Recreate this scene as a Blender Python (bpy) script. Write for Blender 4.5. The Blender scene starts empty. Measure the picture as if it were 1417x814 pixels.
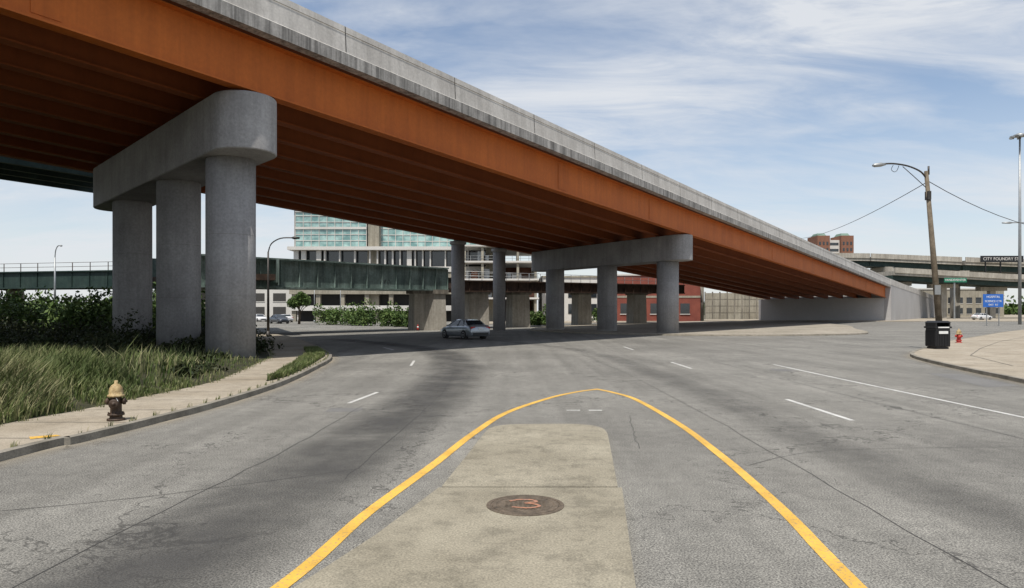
import bpy, math, random
import numpy as np
from mathutils import Vector, Matrix
random.seed(7); rng=np.random.default_rng(7)
sc=bpy.context.scene
COL=sc.collection

# ------------------------------------------------------------------ materials
def new_mat(name):
    m=bpy.data.materials.new(name); m.use_nodes=True
    nt=m.node_tree; b=nt.nodes["Principled BSDF"]
    return m,nt,b
def N(nt,t,**kw):
    n=nt.nodes.new(t)
    for k,v in kw.items(): setattr(n,k,v)
    return n
def ramp(nt,src,p0,c0,p1,c1):
    r=nt.nodes.new('ShaderNodeValToRGB')
    r.color_ramp.elements[0].position=p0; r.color_ramp.elements[0].color=(*c0,1)
    r.color_ramp.elements[1].position=p1; r.color_ramp.elements[1].color=(*c1,1)
    nt.links.new(src,r.inputs[0]); return r.outputs[0]
def mixc(nt,kind,fac,a,b):
    m=nt.nodes.new('ShaderNodeMix'); m.data_type='RGBA'; m.blend_type=kind
    for s,v in ((m.inputs[0],fac),(m.inputs[6],a),(m.inputs[7],b)):
        if isinstance(v,bpy.types.NodeSocket): nt.links.new(v,s)
        elif isinstance(v,(int,float)): s.default_value=v
        else: s.default_value=(*v,1)
    return m.outputs[2]
def coords(nt,scale=(1,1,1),rot=0):
    tc=nt.nodes.new('ShaderNodeTexCoord'); mp=nt.nodes.new('ShaderNodeMapping')
    mp.inputs['Scale'].default_value=scale; mp.inputs['Rotation'].default_value=(0,0,rot)
    nt.links.new(tc.outputs['Object'],mp.inputs['Vector']); return mp.outputs[0]
def noise(nt,vec,scale,detail=4,rough=.55,dist=0):
    n=N(nt,'ShaderNodeTexNoise'); n.inputs['Scale'].default_value=scale
    n.inputs['Detail'].default_value=detail; n.inputs['Roughness'].default_value=rough
    n.inputs['Distortion'].default_value=dist
    nt.links.new(vec,n.inputs['Vector']); return n.outputs[0]
def bump(nt,b,src,strength,dist=.02):
    bp=nt.nodes.new('ShaderNodeBump'); bp.inputs['Strength'].default_value=strength
    bp.inputs['Distance'].default_value=dist
    nt.links.new(src,bp.inputs['Height']); nt.links.new(bp.outputs[0],b.inputs['Normal'])

def surf(name,c1,c2,scale=1.0,rough=.85,fine=None,fine_amt=.25,streak=0,bmp=0,metal=0,spec=.3,stretch=(1,1,1),sfreq=2.2,dirt=0):
    m,nt,b=new_mat(name)
    v=coords(nt,stretch)
    n=noise(nt,v,scale,4,.6)
    c=ramp(nt,n,.33,c1,.67,c2)
    if fine:
        v2=coords(nt)
        f=noise(nt,v2,fine,3,.7)
        g=ramp(nt,f,.3,(1-fine_amt,)*3,.7,(1+fine_amt*.4,)*3)
        c=mixc(nt,'MULTIPLY',1.0,c,g)
        if bmp: bump(nt,b,f,bmp)
    if dirt:
        q=noise(nt,coords(nt),3.0,5,.75)
        c=mixc(nt,'MULTIPLY',1.0,c,ramp(nt,q,.36,(1-dirt,1-dirt,1-dirt),.52,(1,1,1)))
    if streak:
        v3=coords(nt,(sfreq,sfreq,.12))
        s=noise(nt,v3,1.0,4,.7)
        g=ramp(nt,s,.35,(1-streak,)*3,.6,(1,1,1))
        c=mixc(nt,'MULTIPLY',1.0,c,g)
    nt.links.new(c,b.inputs['Base Color'])
    b.inputs['Roughness'].default_value=rough; b.inputs['Metallic'].default_value=metal
    b.inputs['Specular IOR Level'].default_value=spec
    return m

def asphalt():
    m,nt,b=new_mat('asphalt'); v=coords(nt)
    big=noise(nt,v,.16,3,.65)
    c=ramp(nt,big,.34,(.175,.17,.16),.64,(.25,.243,.227))
    lane=noise(nt,coords(nt,(1.3,.05,1)),1.0,3,.6)
    c=mixc(nt,'MULTIPLY',1.0,c,ramp(nt,lane,.3,(.78,.78,.78),.7,(1.12,1.12,1.12)))
    med=noise(nt,v,3.5,4,.8)
    c=mixc(nt,'MULTIPLY',1.0,c,ramp(nt,med,.3,(.78,.78,.78),.7,(1.13,1.13,1.12)))
    fine=noise(nt,v,55,2,.85)
    c=mixc(nt,'MULTIPLY',1.0,c,ramp(nt,fine,.37,(.33,.33,.33),.65,(1.62,1.6,1.52)))
    w=noise(nt,v,1.4,3,.7); w2=noise(nt,v,1.9,3,.7,.3)
    wv=N(nt,'ShaderNodeVectorMath',operation='MULTIPLY_ADD')
    cw=N(nt,'ShaderNodeCombineXYZ'); nt.links.new(w,cw.inputs[0]); nt.links.new(w2,cw.inputs[1])
    nt.links.new(cw.outputs[0],wv.inputs[0]); wv.inputs[1].default_value=(2.4,2.4,0); nt.links.new(v,wv.inputs[2])
    for sc_,th,lo in ((.2,.006,.40),(.9,.014,.52)):
        vo=N(nt,'ShaderNodeTexVoronoi',feature='DISTANCE_TO_EDGE'); vo.inputs['Scale'].default_value=sc_
        nt.links.new(wv.outputs[0],vo.inputs['Vector'])
        line=ramp(nt,vo.outputs['Distance'],th*.35,(1,1,1),th,(0,0,0))
        mask=ramp(nt,big if lo<.45 else lane,lo,(0,0,0),lo+.1,(.8,.8,.8))
        f=mixc(nt,'MULTIPLY',1.0,line,mask)
        c=mixc(nt,'MIX',f,c,(.05,.048,.044))
    nt.links.new(c,b.inputs['Base Color']); b.inputs['Roughness'].default_value=.9
    b.inputs['Specular IOR Level'].default_value=.2
    bump(nt,b,fine,.5,.012)
    return m

def paint(name,c,wear=.5):
    m,nt,b=new_mat(name); v=coords(nt)
    n=noise(nt,v,26,4,.85); n2=noise(nt,v,1.2,3,.6)
    a=ramp(nt,n,.36,tuple(.25*x+.12 for x in c),.36+.2*wear,c)
    cc=mixc(nt,'MULTIPLY',1.0,a,ramp(nt,n2,.3,(.66,.66,.66),.6,(1,1,1)))
    nt.links.new(cc,b.inputs['Base Color']); b.inputs['Roughness'].default_value=.7
    return m

def leafmat(name,c1,c2,c3,scale=.5):
    m,nt,b=new_mat(name); v=coords(nt)
    n=noise(nt,v,scale,3,.6)
    gp=N(nt,'ShaderNodeAttribute',attribute_name='rnd')
    c=ramp(nt,n,.35,c1,.65,c2)
    c=mixc(nt,'MIX',gp.outputs['Fac'],c,c3)
    nt.links.new(c,b.inputs['Base Color']); b.inputs['Roughness'].default_value=.6
    b.inputs['Specular IOR Level'].default_value=.2
    return m

def plain(name,c,rough=.5,metal=0,spec=.5,coat=0):
    m,nt,b=new_mat(name); v=coords(nt)
    n=noise(nt,v,3,3,.6)
    g=ramp(nt,n,.3,tuple(x*.85 for x in c),.7,tuple(min(1,x*1.08) for x in c))
    nt.links.new(g,b.inputs['Base Color']); b.inputs['Roughness'].default_value=rough
    b.inputs['Metallic'].default_value=metal; b.inputs['Specular IOR Level'].default_value=spec
    b.inputs['Coat Weight'].default_value=coat
    return m

M_asph=asphalt()
M_patch=surf('asphalt_patch',(.15,.147,.14),(.20,.195,.185),.7,.9,55,.5,0,.3)
M_walk=surf('sidewalk_concrete',(.30,.255,.19),(.41,.36,.285),.45,.9,40,.35,0,.2,dirt=.2)
M_isl=surf('island_concrete',(.24,.214,.158),(.37,.335,.255),.55,.9,50,.5,0,.3,dirt=.28)
M_kerb=surf('kerb_concrete',(.17,.155,.125),(.30,.275,.23),1.5,.9,30,.3)
M_conc=surf('pier_concrete',(.30,.29,.285),(.41,.40,.393),.5,.85,9,.2,.16,.12)
M_barr=surf('barrier_concrete',(.50,.475,.44),(.64,.615,.575),.5,.85,9,.16,.18,.1)
M_slabedge=surf('slab_edge_concrete',(.34,.325,.305),(.5,.48,.45),1.2,.85,10,.2,.6,0,0,.3,(1,1,1),4.0)
M_abut=surf('abutment_concrete',(.40,.39,.38),(.46,.45,.44),.15,.85,5,.1)
M_old=surf('weathered_concrete',(.17,.15,.12),(.33,.30,.25),.5,.9,6,.25,.5)
M_oldl=surf('viaduct_concrete',(.34,.31,.26),(.46,.43,.37),.3,.9,4,.2,.3)
M_joint=plain('joint_dark',(.05,.048,.045),.9)  # near-black tone for joints, seams, openings and wheel wells
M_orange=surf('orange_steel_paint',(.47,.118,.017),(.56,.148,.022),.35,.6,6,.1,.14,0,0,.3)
M_orange_shaded=surf('orange_steel_shaded',(.25,.066,.018),(.30,.082,.023),.35,.65,6,.1,.1,0,0,.3)  # inner girders and cross frames: same orange, under-deck shade put into the colour
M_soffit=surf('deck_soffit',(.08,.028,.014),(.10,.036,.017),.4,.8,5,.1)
M_teal=surf('teal_rusty_steel',(.13,.185,.165),(.30,.385,.345),.45,.7,5,.3,.5,0,0,.3,(1,1,1),1.4)
M_rust=surf('rusted_steel',(.035,.022,.016),(.10,.06,.04),1.2,.8,9,.3,.4)
M_dkgreen=surf('dark_green_steel',(.015,.035,.03),(.035,.06,.05),.8,.6,6,.3,.3)
M_yel=paint('yellow_road_paint',(.72,.42,.06),.6)
M_wht=paint('white_road_paint',(.66,.65,.61),1.0)
M_soil=surf('verge_soil',(.03,.032,.016),(.06,.057,.03),.6,.95,8,.4)
M_ground=surf('ground_dry_grass',(.10,.10,.055),(.17,.155,.10),.05,.95,1.5,.3)
M_dirt=surf('dirt_gravel',(.25,.225,.175),(.38,.34,.28),.25,.95,5,.4,0,.2)
M_black=plain('black_metal',(.012,.012,.013),.45)
M_dkmetal=plain('dark_bronze_metal',(.05,.045,.04),.5,.3)
M_galv=plain('galvanised_metal',(.32,.33,.33),.45,.6)
M_wood=surf('weathered_pole',(.12,.095,.065),(.22,.18,.13),3,.85,20,.3,.3)
M_white=plain('white_painted',(.72,.72,.70),.6)
M_offwhite=surf('offwhite_panel',(.54,.52,.48),(.62,.60,.56),.2,.8,4,.1)
M_glass,_nt,_b=new_mat('teal_window_glass')
_v=coords(_nt,(.65,.65,.8)); _n=noise(_nt,_v,.9,2,.5)
_nt.links.new(ramp(_nt,_n,.38,(.13,.25,.24),.62,(.34,.50,.47)),_b.inputs['Base Color'])
_b.inputs['Roughness'].default_value=.12; _b.inputs['Specular IOR Level'].default_value=.9
M_dkglass=plain('dark_window_glass',(.02,.025,.03),.08,0,.9)
M_brick=surf('red_brick',(.19,.055,.04),(.26,.08,.055),.6,.85,6,.2)
M_brown=surf('brown_brick',(.20,.095,.06),(.25,.12,.08),.6,.85,6,.2)
M_copper=plain('green_copper_roof',(.14,.22,.17),.7)
M_tan=surf('tan_panel',(.30,.27,.21),(.38,.35,.28),.3,.85,3,.2,.3)
M_hydb=surf('hydrant_brown_paint',(.035,.022,.015),(.09,.06,.04),9,.6,40,.4)
M_hydt=surf('hydrant_cream_paint',(.30,.20,.09),(.52,.40,.21),12,.6,40,.4)
M_red=plain('red_paint',(.45,.03,.02),.45)
M_rubber=plain('tyre_rubber',(.015,.015,.015),.8)
M_silver=plain('silver_car_paint',(.36,.39,.42),.28,.6,.5,.6)
M_carwhite=plain('white_car_paint',(.7,.7,.7),.3,0,.5,.6)
M_cardark=plain('dark_car_paint',(.03,.035,.045),.3,0,.5,.6)
M_alloy=plain('wheel_alloy',(.5,.5,.5),.3,.8)
M_tail=plain('tail_lamp_red',(.4,.01,.01),.25)
M_headl=plain('headlamp_glass',(.7,.7,.68),.15)
M_iron=surf('cast_iron',(.07,.055,.04),(.16,.125,.09),8,.7,60,.4)
M_orp=paint('orange_marking_paint',(.50,.20,.09),1.3)
M_blue=plain('blue_sign',(.02,.12,.45),.5)
M_green=plain('green_sign',(.01,.16,.09),.5)
M_bark=surf('bark',(.06,.045,.03),(.11,.085,.06),4,.9)
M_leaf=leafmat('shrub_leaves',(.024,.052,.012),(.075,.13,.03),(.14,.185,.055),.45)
M_leaf_shade=leafmat('shaded_brush_leaves',(.012,.019,.006),(.028,.04,.013),(.055,.055,.023),.6)  # brush greens darkened, bridge shade put into the leaf colour
M_grass=leafmat('tall_grass_blades',(.038,.065,.015),(.10,.135,.036),(.30,.27,.15),.4)

# ------------------------------------------------------------------ mesh builder
class MB:
    def __init__(s): s.v=[];s.f=[];s.m=[];s.s=[];s.mats=[]
    def add(s,vs,fs,mt,smooth=False,M=None):
        if mt not in s.mats: s.mats.append(mt)
        k=s.mats.index(mt); o=len(s.v)
        if M is not None: vs=[M@Vector(p) for p in vs]
        s.v+= [tuple(p) for p in vs]
        for f in fs: s.f.append(tuple(i+o for i in f)); s.m.append(k); s.s.append(smooth)
    def box(s,c,d,mt,rz=0,M=None,taper=1.0):
        x,y,z=d[0]/2,d[1]/2,d[2]/2; cs,sn=math.cos(rz),math.sin(rz)
        vs=[]
        for (a,b,e) in [(-x,-y,-z),(x,-y,-z),(x,y,-z),(-x,y,-z),(-x,-y,z),(x,-y,z),(x,y,z),(-x,y,z)]:
            if e>0: a*=taper;b*=taper
            vs.append((c[0]+a*cs-b*sn,c[1]+a*sn+b*cs,c[2]+e))
        s.add(vs,[(0,3,2,1),(4,5,6,7),(0,1,5,4),(1,2,6,5),(2,3,7,6),(3,0,4,7)],mt,False,M)
    def b2(s,x0,x1,y0,y1,z0,z1,mt): s.box(((x0+x1)/2,(y0+y1)/2,(z0+z1)/2),(x1-x0,y1-y0,z1-z0),mt)
    def seg(s,p,q,w,z0a,z1a,mt,z0b=None,z1b=None):
        z0b=z0a if z0b is None else z0b; z1b=z1a if z1b is None else z1b
        p=Vector(p);q=Vector(q);d=(q-p).normalized();n=Vector((-d.y,d.x))*w/2
        a,b,c,e=p+n,p-n,q-n,q+n
        vs=[(a.x,a.y,z0a),(b.x,b.y,z0a),(c.x,c.y,z0b),(e.x,e.y,z0b),(a.x,a.y,z1a),(b.x,b.y,z1a),(c.x,c.y,z1b),(e.x,e.y,z1b)]
        s.add(vs,[(0,3,2,1),(4,5,6,7),(0,1,5,4),(1,2,6,5),(2,3,7,6),(3,0,4,7)],mt)
    def lathe(s,prof,c,mt,n=24,M=None,smooth=True):
        vs=[];fs=[]
        for r,z in prof:
            for i in range(n):
                a=2*math.pi*i/n; vs.append((c[0]+r*math.cos(a),c[1]+r*math.sin(a),c[2]+z))
        for j in range(len(prof)-1):
            for i in range(n):
                k=(i+1)%n; fs.append((j*n+i,j*n+k,(j+1)*n+k,(j+1)*n+i))
        fs.append(tuple(range(n))[::-1]); fs.append(tuple((len(prof)-1)*n+i for i in range(n)))
        s.add(vs,fs,mt,smooth,M)
    def tube(s,path,r,mt,n=10):
        P=[Vector(p) for p in path]; R=r if isinstance(r,(list,tuple)) else [r]*len(P)
        vs=[];fs=[]
        for j,p in enumerate(P):
            t=(P[min(j+1,len(P)-1)]-P[max(j-1,0)]).normalized()
            up=Vector((0,0,1)) if abs(t.z)<.95 else Vector((0,1,0))
            a=t.cross(up).normalized(); b=a.cross(t)
            for i in range(n):
                th=2*math.pi*i/n; vs.append(p+a*R[j]*math.cos(th)+b*R[j]*math.sin(th))
        for j in range(len(P)-1):
            for i in range(n):
                k=(i+1)%n; fs.append((j*n+i,j*n+k,(j+1)*n+k,(j+1)*n+i))
        fs.append(tuple(range(n))[::-1]); fs.append(tuple((len(P)-1)*n+i for i in range(n)))
        s.add(vs,fs,mt,True)
    def prism(s,pts,z0,z1,mt,side=None):
        n=len(pts)
        area=sum(pts[i][0]*pts[(i+1)%n][1]-pts[(i+1)%n][0]*pts[i][1] for i in range(n))
        if area<0: pts=pts[::-1]
        top=[(p[0],p[1],z1) for p in pts]
        s.add(top,[tuple(range(n))],mt)
        if z0 is not None:
            bot=[(p[0],p[1],z0) for p in pts]
            s.add(bot+top,[(i,(i+1)%n,n+(i+1)%n,n+i) for i in range(n)],side or mt)
    def strip(s,A,B,z0,z1,mt):
        n=len(A)
        vs=[(p[0],p[1],z1) for p in A]+[(p[0],p[1],z1) for p in B]+[(p[0],p[1],z0) for p in A]+[(p[0],p[1],z0) for p in B]
        fs=[]
        for j in range(n-1):
            fs+=[(j,j+1,n+j+1,n+j),(j,2*n+j,2*n+j+1,j+1),(n+j,n+j+1,3*n+j+1,3*n+j)]
        s.add(vs,fs,mt)
    def build(s,name,parent=None):
        me=bpy.data.meshes.new(name); me.from_pydata(s.v,[],s.f)
        for m in s.mats: me.materials.append(m)
        me.polygons.foreach_set('material_index',s.m); me.polygons.foreach_set('use_smooth',s.s)
        me.update(); ob=bpy.data.objects.new(name,me); COL.objects.link(ob)
        if parent: ob.parent=parent
        return ob
def empty(name,loc=(0,0,0),rz=0):
    e=bpy.data.objects.new(name,None); e.location=loc; e.rotation_euler=(0,0,rz); e.empty_display_size=.3
    COL.objects.link(e); return e
def bevel(ob,w,seg=2,ang=40):
    b=ob.modifiers.new('bevel','BEVEL'); b.width=w; b.segments=seg; b.limit_method='ANGLE'; b.angle_limit=math.radians(ang)
def crom(k,per=6):
    k=[Vector(p) for p in k]; out=[]
    for i in range(len(k)-1):
        p0=k[max(i-1,0)];p1=k[i];p2=k[i+1];p3=k[min(i+2,len(k)-1)]
        for j in range(per):
            t=j/per
            out.append(.5*((2*p1)+(p2-p0)*t+(2*p0-5*p1+4*p2-p3)*t*t+(3*p1-p0-3*p2+p3)*t**3))
    out.append(k[-1]); return [tuple(p) for p in out]
def ribbon(mb,pts,w,z,mt):
    P=[Vector(p[:2]) for p in pts]; vs=[]
    for j,p in enumerate(P):
        t=(P[min(j+1,len(P)-1)]-P[max(j-1,0)]).normalized(); n=Vector((-t.y,t.x))*w/2
        vs+=[(p.x-n.x,p.y-n.y,z),(p.x+n.x,p.y+n.y,z)]
    mb.add(vs,[(2*j,2*j+2,2*j+3,2*j+1)[::-1] for j in range(len(P)-1)],mt)
def offset(pts,d):
    P=[Vector(p[:2]) for p in pts]; out=[]
    for j,p in enumerate(P):
        t=(P[min(j+1,len(P)-1)]-P[max(j-1,0)]).normalized(); out.append((p.x-t.y*d,p.y+t.x*d))
    return out

# ------------------------------------------------------------------ ground and roads
mb=MB(); R=2500
mb.add([(-R,-R,-.012),(R,-R,-.012),(R,R,-.012),(-R,R,-.012)],[(0,1,2,3)],M_ground); mb.build('ground')

kerbL=crom([(-8.2,-25),(-7.4,0),(-7.08,10),(-6.83,11.4),(-6.6,13.2),(-6.38,15.8),(-6.4,20),(-6.95,25.6),(-7.8,31.3),(-10,38.2),(-14.6,50),(-20.3,61.8),(-28.4,75),(-43,95),(-80,140),(-160,230)])
mb=MB()
road=[(p[0]-.05,p[1]) for p in kerbL]+[(-60,330),(-20,200),(60,180),(140,230),(260,260),(260,60),(140,-25)]
mb.prism(road,None,0,M_asph); mb.build('road')
mb=MB(); mb.strip(kerbL,offset(kerbL,.16),-.05,.13,M_kerb); mb.build('kerb')

kx=np.array([p[0] for p in kerbL]); ky=np.array([p[1] for p in kerbL])
innk=crom([(-10.4,-25),(-9.5,0),(-8.86,12.5),(-8.62,14),(-8.45,16.7),(-8.3,19.8),(-8.75,22.8),(-9.75,28),(-10.4,31),(-12.6,37),(-17.4,49),(-23.5,61),(-31.5,75),(-46.5,95),(-84,141),(-165,231)])
ix=np.array([p[0] for p in innk]); iy=np.array([p[1] for p in innk])
mb=MB(); walk_out=offset(kerbL,.161)
wy=np.concatenate([np.arange(-24,60,.6),np.arange(60,229,3)])
wox=np.array([p[0] for p in walk_out]); woy=np.array([p[1] for p in walk_out])
mb.strip([(float(np.interp(y,woy,wox)),y) for y in wy],[(float(np.interp(y,iy,ix))-.02,y) for y in wy],-.05,.121,M_walk)
for y in np.arange(8,36,1.6):
    x0=np.interp(y,iy,ix)+.02; x1=np.interp(y,ky,kx)-.2
    mb.add([(x0,y,.125),(x1,y,.125),(x1,y+.02,.125),(x0,y+.02,.125)],[(0,1,2,3)],M_joint)
mb.build('sidewalk')
lensA=[(20.3,-6.9,-6.86),(21.5,-7.05,-6.76),(23,-7.4,-6.9),(25.8,-7.85,-7.25),(28,-8.35,-7.6),(31.4,-9.0,-8.12),(34,-9.7,-8.9),(36.8,-10.6,-9.9)]
mb=MB(); mb.strip([(b,y) for y,a,b in lensA],[(a,y) for y,a,b in lensA],.1,.15,M_soil); mb.build('grass_verge')
def vz(x,y):
    d=np.interp(y,iy,ix)-x
    return .12+np.clip(d*.09,0,.24)+.05*np.sin(x*.9)*np.cos(y*.7)*np.clip(d/3,0,1)
ds=[0,.3,.7,1.2,2,3,4.2,5.6,7.5,10,13,17,22,30,45,70,110,200]
ys=list(np.arange(-25,60,1.5))+list(np.arange(60,231,9))
vs=[];fs=[]
for y in ys:
    xi=float(np.interp(y,iy,ix))
    for d in ds: vs.append((xi-d,y,float(vz(xi-d,y))-(.01 if d==0 else 0)))
n=len(ds)
for j in range(len(ys)-1):
    for i in range(n-1): fs.append((j*n+i,(j+1)*n+i,(j+1)*n+i+1,j*n+i+1))
mb=MB(); mb.add(vs,fs,M_soil,True); mb.build('verge_terrain')

# island
mb=MB()
L=[(-5.2,-8),(-3.15,0),(-2.25,3),(-1.58,5.21),(-1.22,6.45),(-.83,8.18)]
Rr=[(-.2,-8),(.4,0),(.894,5.21),(1.245,8.18)]
mb.prism(L+Rr[::-1],-.02,.1,M_isl)
tip=crom([(-.80,8.2),(-.62,10),(-.47,11.6),(-.37,12.3),(-.1,12.66),(.4,12.74),(1.1,12.74),(1.45,12.5),(1.56,12.0),(1.48,11),(1.20,8.2)],5)
mb.prism(tip,-.02,.105,M_isl)
isl=mb.build('median_island'); bevel(isl,.025,3)
mb=MB(); C=(.137,7.43,.1)
mb.lathe([(.40,-.05),(.40,.006),(.385,.009),(.36,.009),(.355,.001),(.345,.001),(.34,.009),(.30,.011),(.295,.006),(.285,.006),(.28,.011),(.0,.011)],C,M_iron,40,smooth=False)
for i in range(-5,6):
    for j in range(-5,6):
        if (i*i+j*j)<24: mb.box((C[0]+i*.048,C[1]+j*.048,.113),(.026,.026,.006),M_iron)
sq=crom([(-.14,.10),(-.05,.16),(.06,.15),(.10,.07),(.0,.03),(.09,-.02),(.12,-.1),(.02,-.16),(-.12,-.12)],4)
ribbon(mb,[(C[0]+p[0]*1.15,C[1]+p[1]) for p in sq],.036,.1175,M_orp)
mb.build('manhole_cover')

# patches and seams
mb=MB()
mb.prism([(-3.9,15.0),(-3.2,15.0),(-3.2,15.6),(-3.9,15.6)],None,.0032,M_patch)
mb.prism([(9.2,25),(9.9,25),(9.9,26.1),(9.2,26.1)],None,.0032,M_patch)
mb.prism([(13.0,19.8),(14.2,20.2),(14.9,24),(13.9,24.2)],None,.0032,M_patch)
sm=random.Random(3)
def seam(pts,w=.018):
    p=crom(pts,10); p=[(a+sm.uniform(-.03,.03),b) for a,b in p]; ribbon(mb,p,w,.0036,M_joint)
seam([(1.95,11),(2.1,12.5),(2.35,14.5)],.010)
seam([(3.6,-4),(3.75,6),(3.9,14),(3.8,24),(3.2,38)],.012)
seam([(8.3,-4),(8.35,10),(8.3,24),(8.6,40)],.012)
seam([(-2.1,9),(-1.9,14),(-1.8,20),(-2.2,28)],.012)
seam([(-3.9,0),(-3.75,6),(-3.4,11),(-3.3,16)],.012)
seam([(-6.4,7.2),(-4.4,8.0),(-2.0,9.6)],.011); seam([(3.2,9.8),(5.0,10.9),(9.6,11.2)],.011); seam([(-6.2,17),(-3.0,18.5),(1,22),(5,24)],.013)
seam([(5.2,5.5),(7.0,6.2),(9,8.2),(13,9)],.011)
mb.build('road_repairs')

# markings
yl=crom([(-4.9,-6),(-3.3,0),(-2.4,3),(-1.76,5.47),(-1.50,7.5),(-1.07,9.86),(-.66,12.35),(-.10,14.9),(.9,17.36),(1.7,18.7),(2.28,19.3)])
yr=crom([(2.24,19.38),(2.6,18.5),(2.93,17.0),(3.09,13.3),(3.02,10.3),(2.92,8.54),(2.81,7.19),(2.63,5.57),(2.1,0),(1.3,-7)])
mb=MB(); ribbon(mb,yl,.135,.005,M_yel); ribbon(mb,yr,.135,.0055,M_yel); mb.build('yellow_road_marking')
mb=MB()
ribbon(mb,[(10.05,-8),(10.06,14),(10.1,22),(10.2,28.2)],.11,.005,M_wht)
for a,b in ((1.3,4.6),(13.8,17.1),(26.2,29.5),(38.7,42)): ribbon(mb,[(6.5,a),(6.5,b)],.11,.005,M_wht)
for p,q in (((-4.75,4),(-4.6,6.2)),((-3.7,16.4),(-3.46,18.6)),((-3.85,27.5),(-4.1,30.3)),((-6.3,38.5),(-7.4,41.5))): ribbon(mb,[p,q],.10,.005,M_wht)
for x,y in ((1.15,15.2),(1.62,15.2)): mb.b2(x,x+.28,y,y+.06,.0,.006,M_wht)
mb.build('white_road_marking')
mb=MB(); mb.prism([(-7.55,11.3),(-7.25,11.5),(-7.12,11.4),(-7.4,11.1)],None,.1285,M_yel); mb.build('paint_patch')

def filmmat(name,c):
    m,nt,b=new_mat(name); v=coords(nt)
    at=N(nt,'ShaderNodeAttribute',attribute_name='rnd')
    n=noise(nt,v,.6,3,.7)
    a=mixc(nt,'MULTIPLY',1.0,at.outputs['Color'],ramp(nt,n,.3,(.35,.35,.35),.65,(1,1,1)))
    b.inputs['Base Color'].default_value=(*c,1); b.inputs['Roughness'].default_value=.9
    nt.links.new(a,b.inputs['Alpha']); return m
M_wear=filmmat('tyre_wear_film',(.06,.058,.055)); M_dust=filmmat('gutter_dust',(.38,.33,.25))
def film(name,pts,w,amt,z,mt,cols=((-.5,0),(-.25,.7),(0,1),(.25,.7),(.5,0))):
    vs=[];fs=[];al=[]; n=len(pts)
    for j in range(n):
        p=Vector(pts[j][:2]); t=(Vector(pts[min(j+1,n-1)][:2])-Vector(pts[max(j-1,0)][:2])).normalized(); nn=Vector((-t.y,t.x))
        e=min(1,j/5,(n-1-j)/5)
        for c,a in cols: q=p+nn*c*w; vs.append((q.x,q.y,z)); al.append(a*amt*e)
    k=len(cols)
    for j in range(n-1):
        for i in range(k-1): fs.append((j*k+i,j*k+i+1,(j+1)*k+i+1,(j+1)*k+i)[::-1])
    me=bpy.data.meshes.new(name); me.from_pydata(vs,[],fs); me.materials.append(mt)
    at=me.attributes.new('rnd','FLOAT_COLOR','POINT')
    at.data.foreach_set('color',np.array([[a,a,a,1] for a in al],dtype=np.float32).ravel())
    ob=bpy.data.objects.new(name,me); COL.objects.link(ob)
film('tyre_wear',crom([(-4.2,-4),(-3.2,4),(-2.75,8),(-2.35,12),(-2.0,17),(-1.9,23),(-2.4,30),(-4.2,38),(-8,46),(-15,56)],8),2.3,.72,.007,M_wear)
film('tyre_wear',crom([(4.6,-4),(4.9,6),(5.0,14),(4.8,24),(4.0,36),(1,46),(-5,58)],8),1.3,.3,.011,M_wear)
film('gutter_dust',offset([p for p in kerbL if p[1]<70],-.02),.9,.7,.015,M_dust,((-.5,0),(-.2,.4),(0,1)))

# right corner pavement and far islands
kr=crom([(10.6,-10),(11.4,0),(13,14),(14.7,20.8),(15.9,25.9),(17.2,30.5),(18.4,33.4),(20.2,36.2),(23.4,40.5),(27.2,45.8),(36,56),(50,72),(75,97),(120,135)])
mb=MB(); mb.prism([(p[0]+.1,p[1]-.05) for p in kr]+[(160,120),(90,-10)],-.05,.12,M_walk)
mb.build('corner_sidewalk')
mb=MB(); mb.strip(offset(kr,-.16),kr,-.05,.13,M_kerb); mb.build('kerb')
film('gutter_dust',[p for p in kr],.9,.6,.015,M_dust,((0,1),(.2,.4),(.5,0)))
mb=MB(); mb.prism([(19,26),(24,22),(34,30),(52,44),(80,70),(80,50),(40,16),(26,12),(19.5,16)],.1,.126,M_dirt); mb.build('dirt_ground')
mb=MB()
for q in (((18.3,31),(24,27.5)),((20.6,34.6),(28,30.5)),((23.4,38.2),(33,34)),((26.6,42.5),(38,38.5)),((31,48),(45,44)),((17.2,27.5),(21.5,24.2))): ribbon(mb,q,.03,.1275,M_joint)
ribbon(mb,[(17.9,25.8),(20.3,32),(24.5,37.8),(31,46),(40,56)],.03,.1278,M_joint)
mb.build('pavement_joints')
mb=MB()
ipts=crom([(3,72),(6.2,66.5),(14,60.5),(22.8,60),(30,63),(33.5,68),(38,80),(46,100),(50,125),(40,140),(20,120),(6,95),(2,80),(3,72)],5)[:-1]
mb.prism(ipts,-.05,.12,M_dirt); mb.build('traffic_island')
mb=MB(); mb.prism([(62,140),(100,141),(180,190),(330,300),(330,420),(120,300),(60,172),(40,165),(-10,130),(-8,108),(20,128),(40,150)],-.05,.1,M_walk); mb.build('far_sidewalk')

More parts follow.
